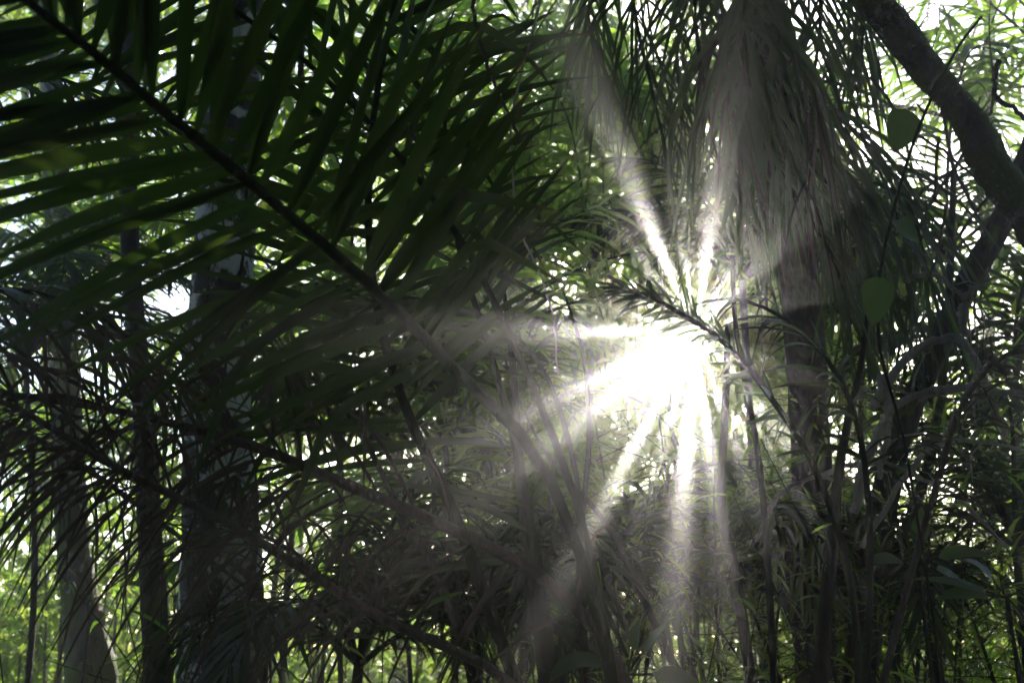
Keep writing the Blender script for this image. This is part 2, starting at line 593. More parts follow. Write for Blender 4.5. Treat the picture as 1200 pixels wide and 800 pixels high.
# ------------------------------------------------------------------ big trees
def trunk_tree(name, label, cat, ctrl, radii, mat, rough, k=20, n=46, crown=None, extra=None, group=None):
    c_ = np.array(ctrl, float)
    # carry the trunk down to the soil
    foot = c_[0] + (c_[0] - c_[1]) * ((c_[0][2] - gz(c_[0]) + .1) / max(.05, c_[1][2] - c_[0][2]))
    c_ = np.vstack([foot, c_]); radii = [radii[0] * 1.25] + list(radii)
    root = thing(name, label, cat, on_ground(foot), group)
    R = smooth_curve(c_, n)
    rr = np.interp(np.linspace(0, 1, n), np.linspace(0, 1, len(radii)), radii)
    g = Geo(); g.tube(R, rr, k, rough)
    g.build('trunk', mat, root)
    if crown:
        leaf_crown(root, R[-1], rr[-1], *crown)
    return root, R


# openings of the wood towards the bright sky
GAPDIR = [(1005, 125, 95), (1110, 60, 115), (1180, 150, 85), (1000, 20, 80), (1180, 20, 90), (610, 72, 55), (585, 40, 40), (530, 660, 55), (500, 620, 40), (700, 300, 30), (640, 400, 30), (540, 420, 30), (220, 330, 35),
          (150, 130, 50), (380, 100, 45), (60, 100, 40), (270, 30, 40), (440, 140, 30), (330, 45, 35), (30, 250, 35), (190, 250, 35), (500, 250, 30), (815, 380, 60), (890, 400, 30), (340, 710, 35), (760, 760, 40), (820, 790, 30)]


def open_sky(cen):
    r_ = cen - CAM; dd = np.maximum(r_ @ FWD, .1); uu = 600 + FPX * (r_ @ RGT) / dd; vv = 400 - FPX * (r_ @ UPV) / dd
    keep = np.ones(len(cen), bool)
    for (u, v, q) in GAPDIR:
        keep &= np.hypot(uu - u, vv - v) > q * 1.15
    return cen[keep | (dd < 4.6)]


def leaf_clumps(cent, spread, per, size, wfrac=.45, nseg=2, cols=2, droop=.4, prof='ovate'):
    cent = open_sky(cent)
    n = len(cent)
    b = np.repeat(cent, per, 0) + rng.normal(0, 1, (n * per, 3)) * spread
    D = unit(rng.normal(0, 1, (n * per, 3)) + [0, 0, -.25])
    N = unit(rng.normal(0, .6, (n * per, 3)) + UP)
    L = size * rng.uniform(.6, 1.3, n * per)
    return blades(b, D, N, L, L * wfrac, droop, nseg, .2, prof, cols, cullfrac=.01)


def leaf_crown(root, top, r0, rad, n_limb, n_leaf, size, mat, cdir=(0, 0, 1), low=0.0, prof='ovate', wfrac=.45):
    """limbs that fork from the trunk top, leaf clumps round the fork ends, gaps between"""
    tips = []
    g = Geo()
    cd = np.array(cdir, float)
    for i in range(n_limb):
        d = unit(rng.normal(0, .75, 3) + cd)
        p = np.array(top); q = [p]
        for k in range(5):
            d = unit(d + rng.normal(0, .25, 3) + [0, 0, .06])
            p = p + d * rad * .22; q.append(p)
            if k > 1:
                tips.append(p)
                s = unit(d + rng.normal(0, .8, 3)); e = p + s * rad * .28
                g.tube([p, p + s * rad * .14 + rng.normal(0, .02, 3), e], [r0 * .25, r0 * .18, r0 * .08], 5)
                tips += [e, p + s * rad * .16]
        g.tube(smooth_curve(q, 9), np.linspace(r0 * .7, r0 * .15, 9), 6)
    g.build('branch', M['bark_dark'], root)
    tips = np.array(tips)
    if low: tips[:, 2] -= low
    per = max(3, int(n_leaf / len(tips)))
    h = Geo(); h.blades(leaf_clumps(tips, rad * .13, per, size, wfrac, prof=prof))
    o = h.build('crown', mat, root)
    if o: tag(o, kind='stuff')


def moss(root, R, rad, n, u0=0.0, u1=1.0, L0=.035, mat='grass'):
    i = (rng.uniform(u0, u1, n) * (len(R) - 1.01)).astype(int)
    T = unit(np.gradient(R, axis=0))[i]
    d = unit(np.cross(T, rng.normal(0, 1, (n, 3))))
    k = .5 + .5 * np.sin(i * .55 + d[:, 0] * 4) * np.sin(d[:, 2] * 5 + i * .21)
    q = rng.random(n) < k ** 1.5 + .08
    i, d, T = i[q], d[q], T[q]; n = len(i)
    rr = np.interp(i / len(R), np.linspace(0, 1, len(rad)), rad)
    h = Geo(); h.blades(blades(R[i] + d * (rr * .93)[:, None], d + rng.normal(0, .5, (n, 3)), T + rng.normal(0, .4, (n, 3)), L0 * rng.uniform(.5, 1.5, n), L0 * .3, .5, 3, .2, 'grass', 2, cull=False))
    tag(h.build('moss', M[mat], root), kind='stuff')


# thick trunk, left of centre
bt_, bR = trunk_tree('forest_tree', 'thickest tree trunk on the left, dark bark blotched with pale lichen', 'tree',
           pts((263, 900, 5.6), (262, 780, 5.6), (258, 600, 5.65), (255, 450, 5.7), (262, 300, 5.8), (272, 120, 6.0), (280, -60, 6.2), (284, -300, 6.6)),
           [.23, .215, .185, .165, .155, .15, .14, .11], M['bark'], .05, 26, 90, (1.9, 9, 5200, .15, M['tree_leaf'], (0, .1, .6)))
moss(bt_, bR, [.26, .23, .215, .185, .165, .155, .15, .14, .11], 1800, .0, .45, .026)
for ph, tw, lab in ((-1.9, 1.2, 'thin woody vine twisting up the left side of the thickest trunk'), (-1.2, -.9, 'thin woody vine climbing the middle of the thickest trunk')):
    a_ = ph + tw * np.linspace(0, 1, 60) + .25 * np.sin(np.linspace(0, 9, 60))
    rr = np.interp(np.linspace(0, 1, 60), np.linspace(0, 1, 9), [.26, .23, .215, .185, .165, .155, .15, .14, .11]) + .012
    vR = bR[(np.linspace(0, .75, 60) * 89).astype(int)] + np.stack([np.cos(a_) * rr, np.sin(a_) * rr, a_ * 0], -1)
    g = Geo(); g.tube(vR, .009, 6, .1); o = g.build('woody_vine', M['bark_palm'], None, origin=tuple(vR[0])); tag(o, lab, 'vine')
trunk_tree('forest_tree', 'slender dark tree trunk just left of the thickest trunk', 'tree',
           pts((187, 900, 5.2), (184, 780, 5.2), (176, 640, 5.25), (171, 520, 5.3), (161, 400, 5.4), (152, 280, 5.5), (150, 120, 5.7), (158, -80, 6.0), (160, -260, 6.3)),
           [.065, .06, .056, .052, .048, .046, .042, .04, .03], M['bark_dark'], .06, 14, 60, (1.4, 7, 2600, .13, M['tree_leaf'], (-.2, .1, .5)))
mt_, mR = trunk_tree('forest_tree', 'pale mossy trunk at the far left with one sunlit green edge', 'tree',
           pts((112, 900, 7.4), (106, 790, 7.4), (96, 720, 7.45), (88, 650, 7.5), (80, 560, 7.6), (76, 430, 7.8), (70, 280, 8.0), (60, 100, 8.3), (44, -120, 8.8)),
           [.19, .165, .13, .11, .10, .095, .09, .08, .06], M['bark_moss'], .08, 20, 70, (2.2, 8, 4200, .16, M['tree_leaf'], (-.1, 0, .6)))
moss(mt_, mR, [.22, .19, .165, .13, .11, .10, .095, .09, .08, .06], 6000, .0, .5, .03)

# leaning trunk, upper right
lt, lR = trunk_tree('leaning_tree', 'mossy trunk leaning down across the upper right corner', 'tree',
           pts((1400, 660, 4.6), (1330, 480, 4.4), (1232, 295, 4.25), (1168, 205, 4.2), (1135, 140, 4.15), (1088, 85, 4.1), (1035, 15, 4.05), (985, -50, 4.0), (870, -200, 3.9), (700, -420, 3.6), (560, -620, 3.2)),
           [.066, .064, .062, .066, .054, .061, .056, .060, .055, .045], M['bark_moss'], .16, 24, 110, (1.4, 6, 1600, .13, M['tree_leaf'], (-.4, -.6, .9)))
moss(lt, lR, [.07, .066, .064, .062, .066, .054, .061, .056, .060, .055, .045], 5200, .05, .8, .026)
trunk_tree('leaning_tree', 'dark crooked stem slanting from the right edge down into the thicket', 'tree',
           pts((1000, 830, 5.2), (1012, 766, 5.2), (1026, 640, 5.15), (1052, 520, 5.1), (1090, 425, 5.05), (1140, 320, 5.0), (1178, 250, 5.0), (1225, 120, 5.0), (1260, -80, 5.1)),
           [.075, .07, .068, .06, .058, .055, .05, .045, .03], M['bark_dark'], .10, 14, 60, (1.0, 5, 500, .12, M['tree_leaf'], (.6, .2, .6)))
trunk_tree('slim_tree', 'thin straight stem right of the crooked stem in the lower right', 'tree',
           pts((1046, 860, 5.6), (1052, 665, 5.6), (1070, 597, 5.6), (1094, 520, 5.6), (1110, 380, 5.7), (1118, 200, 5.9)),
           [.03, .03, .028, .026, .022, .016], M['bark_dark'], .06, 9, 40, (.9, 5, 700, .11, M['tree_leaf'], (0, .1, .5)))
# far pale trunks
for i, (u, v0, v1, d, r, lab) in enumerate([
        (44, 800, 60, 13, .10, 'pale distant trunk at the far left behind the big frond'),
        (292, 800, 0, 15, .12, 'distant trunk showing just right of the thickest trunk'),
        (470, 800, -80, 12, .08, 'distant slim trunk behind the long frond stem'),
        (352, 800, -60, 18, .11, 'faint distant trunk between the thickest trunk and the centre'),
        (1150, 800, -80, 12, .09, 'distant trunk in bright leaves at the right, behind the leaning trunk'),
        (690, 800, -60, 14, .08, 'distant hazy trunk left of the sunbeams')]):
    sw = rng.uniform(-25, 25)
    trunk_tree('distant_tree', lab, 'tree', pts((u, v0 + 60, d), (u + sw * .4, (v0 * 2 + v1) / 3, d), (u + sw, (v0 + 2 * v1) / 3, d + .2), (u + sw * .7, v1, d + .4)),
               [r, r * .9, r * .8, r * .6], M['bark'], .05, 10, 24, (2.6, 9, 5200, .17, M['tree_leaf'], (0, 0, .5)), group='slim trees farther back in the forest')

# ------------------------------------------------------------------ the palm whose long frond crosses the picture
base = on_ground(P(742, 950, 2.9))
palm = thing('understory_palm', 'palm in front with the long dark frond reaching to the upper left corner', 'palm', base)
# A: the long frond
R, B = frond_geo(pts((742, 950, 2.9), (700, 720, 2.75), (636, 545, 2.6), (540, 440, 2.42), (440, 340, 2.25), (330, 245, 2.08), (215, 150, 1.92), (110, 62, 1.8), (30, 0, 1.72), (-130, -130, 1.6)),
                 46, .54, .028, 74, 44, hint=TOCAM, droop=.16, fine=False, start=.36, jit=.15, lift=-.08, tilt=.1, nseg=7, sides=(1, -1), clump=.5, tipL=.7)
NRM = TOCAM
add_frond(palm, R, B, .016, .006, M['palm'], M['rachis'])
R, B = frond_geo(pts((742, 950, 2.95), (690, 640, 3.0), (610, 420, 3.0), (520, 250, 2.95), (400, 110, 2.85), (270, 10, 2.75), (120, -60, 2.6)),
                 28, .48, .019, 66, 40, hint=TOCAM + [.25, 0, .1], droop=.3, fine=False, start=.42, jit=.16, nseg=6, tipL=.6)
add_frond(palm, R, B, .014, .005, M['palm'], M['rachis'])
# B: the next frond, arching lower to the left, half dry
R, B = frond_geo(pts((742, 950, 2.9), (735, 800, 3.0), (656, 692, 3.05), (548, 628, 3.05), (400, 565, 3.0), (304, 525, 2.95), (209, 498, 2.9), (135, 481, 2.85), (0, 462, 2.75), (-120, 470, 2.7)),
                 50, .52, .010, 62, 35, hint=TOCAM, droop=.75, start=.2, jit=.3, nseg=7, tipL=.55)
add_frond(palm, R, B, .022, .007, M['dry'], M['dry_stalk'], label='half dry frond arching low to the left with thin drooping leaflets')
# C: dead frond below
R, B = frond_geo(pts((742, 950, 2.9), (600, 800, 2.8), (470, 735, 2.75), (395, 692, 2.7), (277, 618, 2.6), (169, 564, 2.5), (105, 530, 2.45), (20, 478, 2.35), (-80, 440, 2.3)),
                 54, .46, .0075, 65, 40, hint=TOCAM, droop=1.1, start=.3, jit=.35, nseg=7, tipL=.6)
add_frond(palm, R, B, .016, .006, M['dry'], M['dry_stalk'], label='dead brown frond with limp hanging leaflets')
# D: upright frond left of the sunbeams
R, B = frond_geo(pts((660, 950, 3.3), (602, 793, 3.3), (569, 700, 3.3), (535, 607, 3.3), (491, 515, 3.3), (457, 424, 3.3), (436, 320, 3.3), (432, 200, 3.3), (450, 60, 3.2), (490, -90, 3.1)),
                 34, .66, .026, 66, 42, hint=TOCAM, droop=.25, fine=False, start=.42, jit=.12, nseg=7, clump=.4, tipL=.6)
add_frond(palm, R, B, .024, .008, M['palm'], M['rachis'])
# E, F: two steep ones in the centre
R, B = frond_geo(pts((700, 950, 3.6), (655, 800, 3.6), (632, 680, 3.6), (612, 560, 3.6), (580, 430, 3.65), (540, 300, 3.7), (520, 180, 3.7), (530, 60, 3.6)),
                 26, .60, .022, 62, 40, hint=TOCAM + [.3, 0, .2], droop=.35, start=.32, jit=.16, nseg=7, tipL=.55)
add_frond(palm, R, B, .018, .007, M['palm'], M['rachis'])
R, B = frond_geo(pts((742, 950, 3.2), (722, 800, 3.4), (690, 660, 3.6), (672, 540, 3.8), (640, 440, 4.0), (585, 380, 4.1), (500, 350, 4.1), (400, 360, 4.0)),
                 28, .5, .020, 60, 35, hint=UP + TOCAM * .6, droop=.55, start=.3, jit=.18, nseg=7)
add_frond(palm, R, B, .014, .005, M['palm'], M['rachis'])
# ------------------------------------------------------------------ palm left of the frame: leaflets reach in at mid left
base = on_ground(P(-220, 900, 3.2))
p2 = thing('understory_palm', 'palm beyond the left edge whose fronds droop into the lower left', 'palm', base)
for ctrl, n, L, W, a0, a1, dr, mt in [
        (pts((-220, 900, 3.2), (-190, 650, 3.2), (-100, 520, 3.2), (0, 500, 3.2), (95, 545, 3.2), (215, 632, 3.2), (330, 720, 3.25)), 36, .42, .007, 62, 40, 1.2, 'dry'),
        (pts((-220, 900, 3.6), (-180, 560, 3.5), (-90, 370, 3.5), (20, 340, 3.5), (130, 380, 3.5), (230, 470, 3.5)), 30, .5, .018, 62, 35, .8, 'palm'),
        (pts((-220, 900, 3.8), (-200, 420, 3.8), (-120, 160, 3.8), (0, 90, 3.8), (120, 110, 3.8), (240, 190, 3.8)), 26, .5, .022, 62, 35, .7, 'palm')]:
    R, B = frond_geo(ctrl, n, L, W, a0, a1, hint=UP + TOCAM * .5, droop=dr, start=.4, jit=.25, nseg=6)
    add_frond(p2, R, B, .016, .005, M[mt], M['dry_stalk' if mt == 'dry' else 'rachis'])

# ------------------------------------------------------------------ the palm with the hanging skirt, right of centre
bt = pts((958, 900, 5.6), (955, 700, 5.6), (950, 500, 5.55), (938, 350, 5.5), (915, 200, 5.4), (893, 60, 5.3), (885, -30, 5.3))
base = on_ground(bt[0])
p3 = thing('hanging_palm', 'tall palm right of the sun with a thick skirt of long hanging leaves', 'palm', base)
g = Geo(); g.tube(smooth_curve(np.vstack([[base[0], base[1], base[2] - .05], bt]), 50), np.linspace(.105, .085, 50), 18, .06)
g.build('trunk', M['bark_palm'], p3)
cc = bt[-1]
sk = [  # fronds: pixel course (u, v, depth)
    [(885, -90, 5.2), (800, -110, 5.0), (742, -30, 4.9), (765, 110, 4.8), (800, 250, 4.8)],
    [(885, -90, 5.2), (840, -80, 4.9), (815, 0, 4.7), (828, 120, 4.6), (846, 210, 4.6)],
    [(885, -90, 5.2), (880, -60, 4.8), (872, 30, 4.5), (880, 110, 4.4)],
    [(885, -90, 5.2), (910, -60, 4.8), (912, 40, 4.6), (900, 150, 4.6), (888, 260, 4.6)],
    [(885, -90, 5.2), (940, -80, 5.0), (962, 0, 4.8), (950, 110, 4.8), (932, 190, 4.8)],
    [(885, -40, 5.3), (880, 60, 5.0), (925, 150, 4.8), (985, 195, 4.7), (1045, 270, 4.7)],
    [(885, -40, 5.2), (905, 80, 4.9), (950, 190, 4.8), (1000, 250, 4.8), (1030, 340, 4.8)],
    [(885, -60, 5.3), (800, -130, 5.2), (720, -90, 5.2), (690, 10, 5.2), (705, 100, 5.2)],
    [(885, -60, 5.6), (840, -60, 5.9), (795, 40, 6.1), (800, 160, 6.2)],
    [(885, -20, 5.2), (900, 90, 4.9), (985, 140, 4.8), (1060, 225, 4.8), (1090, 330, 4.8)],
    [(885, -20, 5.2), (890, 140, 4.7), (925, 220, 4.6), (975, 300, 4.6), (1000, 390, 4.6)],
    [(885, -60, 5.3), (890, 80, 5.5), (870, 190, 5.6), (878, 290, 5.6)],
    [(885, -60, 5.3), (960, -100, 5.4), (1010, -20, 5.5), (1010, 70, 5.5)],
]
for i, q in enumerate(sk):
    R, B = frond_geo(pts(*q), 30, rng.uniform(.5, .72), rng.uniform(.012, .021), 48, 14, hint=UP * .6 + TOCAM * .6, droop=rng.uniform(.8, 1.6), start=.1, jit=.28, nseg=6, tipL=.6)
    add_frond(p3, R, B, .015, .005, M['palm_blue'] if i % 4 else M['palm'], M['rachis'])
# dead strips hanging down the trunk
for i in range(2):
    q = P(rng.uniform(835, 930), rng.uniform(-20, 40), 4.6)
    R, B = frond_geo(np.array([q, q + [rng.normal(0, .1), -.1, -.35], q + [rng.normal(0, .15), -.12, -.9]]), 16, .5, .012, 30, 10, droop=1.8, jit=.3, nseg=6)
    add_frond(p3, R, B, .010, .004, M['dry'], M['dry_stalk'], label='dead brown frond hanging along the trunk')
# live fronds that go on up, out of the frame
for az in np.linspace(0, 5.6, 7):
    R, B = frond_geo(arc_curve(cc, az, 1.1, 2.0, 1.5), 30, .6, .03, 60, 30, droop=.6)
    add_frond(p3, R, B, .016, .005, M['palm'], M['rachis'], separate=False)

# frond that crosses in front of the sun
b4 = on_ground(P(1010, 900, 3.9))
p4 = thing('understory_palm', 'palm in the lower right whose frond crosses right in front of the sun', 'palm', b4)
R, B = frond_geo(pts((1010, 900, 3.9), (1000, 700, 3.8), (960, 560, 3.6), (905, 468, 3.5), (850, 402, 3.4), (805, 372, 3.35), (765, 350, 3.3), (728, 338, 3.3)),
                 50, .14, .011, 46, 20, hint=TOCAM * .8 + UP * .3, droop=.25, start=.3, jit=.4, nseg=6, cull=False)
add_frond(p4, R, B, .015, .005, M['palm_blue'], M['rachis'])
R, B = frond_geo(pts((1010, 900, 3.9), (1060, 700, 3.9), (1100, 560, 3.9), (1130, 470, 3.8), (1190, 410, 3.7), (1270, 420, 3.6)), 40, .36, .009, 60, 30, hint=UP + TOCAM * .4, droop=.9, start=.3, jit=.35)
add_frond(p4, R, B, .014, .005, M['dry'], M['dry_stalk'])
R, B = frond_geo(pts((1010, 900, 3.9), (1020, 640, 4.1), (1000, 480, 4.2), (940, 390, 4.3), (860, 350, 4.3), (770, 370, 4.2)), 30, .36, .013, 60, 30, hint=UP + TOCAM * .3, droop=.6, start=.3, jit=.2)
add_frond(p4, R, B, .014, .005, M['palm'], M['rachis'])

# ------------------------------------------------------------------ mid-distance palms
def far_palm(name, label, u, v, d, nf, L, leaf, W, mat, rmat, trunk_r, el=(.5, 1.3), sag=1.9, droop=.6, nl=34, group=None, sep=False, az0=0, stem=True):
    cpt = P(u, v, d)
    bs = cpt + np.array([rng.normal(0, .15), rng.normal(0, .15), 0])
    bs = np.array(on_ground(bs))
    if cpt[2] < bs[2] + .15: cpt[2] = bs[2] + .15
    root = thing(name, label, 'palm', bs, group)
    if stem:
        g = Geo(); mid = (bs + cpt) / 2 + rng.normal(0, .06, 3)
        g.tube(smooth_curve([bs - [0, 0, .05], mid, cpt], 16), np.linspace(trunk_r * 1.15, trunk_r, 16), 9, .05)
        g.build('trunk', M['bark_dark'], root)
    for k in range(nf):
        az = az0 + 2 * math.pi * k / nf * 1.0 + rng.normal(0, .25)
        e = rng.uniform(*el)
        R, B = frond_geo(arc_curve(cpt, az, e, L * rng.uniform(.8, 1.15), sag * rng.uniform(.75, 1.2), 8, rng.normal(0, .2)),
                         nl, leaf, W, 62, 28, droop=droop, jit=.2, nseg=4, start=.15)
        add_frond(root, R, B, .014, .004, M[mat], M[rmat], separate=sep)
    return root


GP = 'understory palms filling the middle distance'
for (u, v, d, nf, L, lf, W, mat, lab) in [
        (520, 470, 6.6, 10, 1.7, .48, .030, 'palm_far', 'palm behind the crossing stems, just left of centre'),
        (360, 420, 8.0, 10, 1.8, .5, .030, 'palm_far', 'palm right behind the thickest trunk'),
        (690, 330, 8.6, 11, 1.9, .5, .032, 'palm_far', 'sunlit palm left of the sun with bright yellow green leaflets'),
        (600, 200, 9.5, 11, 2.0, .55, .034, 'palm_far', 'tall palm in the upper centre under the bright sky gap'),
        (420, 150, 9.0, 10, 1.9, .55, .034, 'palm_far', 'tall palm behind the upper right leaflets of the long frond'),
        (250, 260, 9.5, 10, 1.9, .55, .034, 'palm_far', 'palm crown behind the top of the thickest trunk'),
        (90, 330, 9.0, 10, 1.9, .5, .034, 'palm_far', 'palm at the far left between the pale trunks'),
        (40, 560, 8.2, 9, 1.5, .45, .026, 'palm_far', 'low palm left of the mossy trunk'),
        (760, 170, 9.0, 11, 1.9, .5, .032, 'palm_far', 'palm left of the hanging palm, lit from behind'),
        (1010, 380, 7.6, 10, 1.7, .45, .026, 'palm_far', 'palm right of the hanging palm trunk at mid height'),
        (1110, 300, 7.2, 10, 1.6, .45, .026, 'palm_blue', 'dark palm under the leaning trunk'),
        (1190, 450, 6.0, 9, 1.4, .42, .022, 'palm', 'dark palm at the right edge below the leaning trunk'),
        (640, 640, 6.4, 10, 1.5, .42, .024, 'palm_far', 'low palm behind the dark central stems'),
        (470, 660, 7.2, 9, 1.5, .42, .024, 'palm_far', 'low palm right of the thickest trunk before a bright gap'),
        (1140, 150, 8.6, 12, 2.0, .6, .03, 'palm_far', 'pale palm against the bright sky in the upper right corner'),
        (1260, 110, 8.0, 12, 2.0, .6, .03, 'palm_far', 'pale palm past the upper right corner'),
        (330, 620, 8.6, 9, 1.4, .42, .024, 'palm_far', 'low palm close behind the right side of the thickest trunk'),
        (560, 90, 13, 11, 2.4, .7, .05, 'palm_far', 'distant palm silhouetted in the sky gap at the upper centre'),
        (740, 470, 10.5, 10, 1.9, .5, .03, 'palm_far', 'hazy palm below left of the sun'),
        (820, 700, 6.0, 10, 1.3, .4, .02, 'palm_far', 'low palm in the haze straight below the sun'),
        (930, 720, 5.4, 9, 1.2, .36, .018, 'palm', 'low palm at the foot of the hanging palm'),
        (1090, 720, 5.6, 9, 1.3, .36, .018, 'palm', 'low palm in the lower right shade'),
        (1190, 640, 5.2, 9, 1.2, .36, .018, 'palm', 'low palm at the right edge near the shiny pale leaves'),
        (560, 760, 5.2, 10, 1.2, .4, .02, 'palm', 'low dark palm at the bottom between the stout stem and the thickest trunk'),
        (420, 780, 5.0, 10, 1.3, .4, .02, 'palm', 'low dark palm at the bottom right of the thickest trunk'),
        (700, 720, 5.6, 10, 1.2, .4, .02, 'palm', 'low dark palm at the bottom under the long frond stem'),
        (400, 540, 7.0, 10, 1.5, .42, .024, 'palm', 'dark palm between the thickest trunk and the bent stem'),
        (30, 420, 6.5, 10, 1.5, .45, .024, 'palm', 'dark palm at the left edge behind the dry fronds'),
        (870, 330, 7.5, 12, 1.5, .45, .022, 'palm', 'dark palm close behind the frond that crosses the sun'),
        (600, 500, 7.5, 11, 1.6, .45, .024, 'palm', 'dark palm behind the crossing stems right of centre'),
        (900, 480, 10.5, 10, 1.9, .5, .03, 'palm_far', 'hazy palm below right of the sun')]:
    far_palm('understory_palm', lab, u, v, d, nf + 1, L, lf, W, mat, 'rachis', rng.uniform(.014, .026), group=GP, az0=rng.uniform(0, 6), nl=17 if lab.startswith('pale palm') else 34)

# ------------------------------------------------------------------ cane thickets (bamboo-like) on the right and below the sun
def cane_clump(label, u, v, d, n, hgt, nleaf, leaf=.15, w=.017, group=None, spread=.35, mat='bamboo_leaf', lean=.25):
    bs = np.array(on_ground(P(u, v, d)))
    root = thing('bamboo', label, 'bamboo', bs, group)
    tw = Geo(); lf = Geo()
    for k in range(n):
        p = bs + np.array([rng.normal(0, spread), rng.normal(0, spread), -.05])
        az = rng.uniform(0, 6.28); ln = abs(rng.normal(0, lean)); h = hgt * rng.uniform(.7, 1.15)
        q = [p]
        for i in range(7):
            a_ = ln * (i / 6) ** 1.5 * 2.2
            q.append(q[-1] + h / 7 * np.array([math.sin(a_) * math.sin(az), math.sin(a_) * math.cos(az), math.cos(a_)]))
        R = smooth_curve(q, 22)
        r = np.linspace(.016, .003, 22) * rng.uniform(.7, 1.2)
        r[2::4] *= 1.18
        g = Geo(); g.tube(R, r, 6); g.build('culm', M['cane'], root)
        m = max(4, nleaf // n // 7)
        for i in rng.uniform(4, 21, m):
            j = int(i); p0 = R[j]; a2 = rng.uniform(0, 6.28)
            d_ = unit(np.array([math.cos(a2), math.sin(a2), rng.uniform(-.1, .8)]))
            e = p0 + d_ * rng.uniform(.18, .5); e2 = e + unit(d_ + [0, 0, -.7]) * rng.uniform(.1, .25)
            tw.tube(smooth_curve([p0, e, e2], 5), [.003, .0025, .002, .0018, .0012], 4)
            t = np.sort(rng.random(7)); pp = smooth_curve([p0, e, e2], 24)[(3 + t * 20).astype(int)]
            D = unit(d_ + rng.normal(0, .6, (7, 3)) + [0, 0, -.15])
            lf.blades(blades(pp, D, UP + rng.normal(0, .45, (7, 3)), leaf * rng.uniform(.6, 1.2, 7), w * rng.uniform(.7, 1.2, 7), .35, 3, .2, 'lance', 3, cullfrac=.02))
    t = tw.build('twig', M['cane'], root)
    if t: tag(t, kind='stuff')
    t = lf.build('foliage', M[mat], root)
    if t: tag(t, kind='stuff')


GB = 'bamboo clumps in the thicket'
for (u, v, d, n, h, nl, lab) in [
        (880, 830, 5.2, 7, 3.0, 1500, 'bamboo clump straight below the sun, nearest of the hazy ones'),
        (830, 800, 7.0, 8, 3.2, 1800, 'bamboo clump in the haze below the sun, farther back'),
        (930, 800, 6.6, 8, 3.0, 1800, 'bamboo clump at the foot of the hanging palm'),
        (1010, 820, 5.8, 8, 2.9, 1900, 'bamboo clump beside the dark crooked stem'),
        (1100, 830, 5.4, 8, 2.6, 1700, 'bamboo clump in the lower right thicket'),
        (1180, 830, 5.0, 7, 2.5, 1500, 'bamboo clump at the lower right corner'),
        (1060, 780, 8.0, 9, 4.0, 2100, 'tall bamboo clump behind the pale dead branches'),
        (1160, 780, 8.6, 9, 4.6, 2100, 'tall bamboo clump at the right edge, half way up'),
        (760, 800, 6.4, 8, 2.6, 1500, 'bamboo clump where the lower sunbeams fall'),
        (690, 800, 7.8, 8, 3.2, 1700, 'bamboo clump behind the dark central stems'),
        (590, 800, 8.4, 8, 3.4, 1500, 'bamboo clump behind the bright gap near the bottom centre'),
        (560, 800, 10.5, 9, 5.0, 1900, 'tall bamboo far behind the centre, left of the sun'),
        (700, 800, 11.5, 9, 5.6, 2000, 'tall bamboo far back, bright with sun left of the glare'),
        (980, 800, 11.5, 9, 5.4, 2000, 'tall bamboo far back, right of the glare'),
        (400, 800, 10.0, 8, 4.0, 1500, 'bamboo far back, right of the thickest trunk'),
        (140, 800, 10.5, 8, 4.4, 1600, 'bamboo far back between the mossy trunk and the slender trunk'),
        (20, 800, 11.0, 8, 4.4, 1600, 'bamboo far back at the left edge')]:
    cane_clump(lab, u, v, d, n, h, nl, group=GB)

# single canes and dark stems under the sun
for ctrl, r0, r1, lab in [
        (pts((915, 880, 4.2), (908, 800, 4.2), (898, 631, 4.2), (888, 530, 4.2), (872, 440, 4.2), (862, 380, 4.25), (858, 300, 4.3)), .016, .008, 'thin dark cane rising right of the sunbeams'),
        (pts((896, 880, 4.6), (881, 800, 4.6), (861, 665, 4.6), (846, 597, 4.6), (850, 480, 4.6), (853, 380, 4.6)), .030, .012, 'thicker dark cane standing in the downward sunbeam'),
        (pts((655, 880, 4.0), (642, 800, 4.0), (628, 680, 4.0), (616, 600, 4.0), (606, 520, 4.0), (600, 420, 4.05), (585, 300, 4.1)), .045, .006, 'stout dark stem at the bottom centre'),
        (pts((690, 880, 4.3), (684, 760, 4.3), (680, 640, 4.3), (690, 520, 4.35), (684, 420, 4.4), (660, 340, 4.4)), .022, .004, 'dark stem just right of the stout central stem'),
        (pts((560, 880, 4.4), (545, 760, 4.4), (505, 660, 4.4), (470, 600, 4.4), (440, 540, 4.5), (400, 470, 4.6), (385, 400, 4.6)), .026, .004, 'bent dark stem left of the stout central stem'),
        (pts((830, 880, 4.8), (780, 760, 4.8), (735, 660, 4.8), (700, 600, 4.8), (640, 530, 4.9), (600, 450, 5.0)), .024, .004, 'dark stem leaning left below the sunbeams'),
        (pts((960, 880, 4.4), (964, 760, 4.4), (975, 640, 4.4), (985, 540, 4.4), (1010, 420, 4.5), (1020, 330, 4.5)), .042, .005, 'dark tapering stem in the lower right shade')]:
    c_ = np.array(ctrl); f = on_ground(c_[0])
    g = Geo(); g.tube(smooth_curve(np.vstack([np.array(f) - [0, 0, .05], c_]), 34), np.linspace(r0 * 1.05, r1, 34), 9, .05)
    o = g.build('cane_stem', M['cane'], None, origin=f)
    tag(o, lab, 'stem')

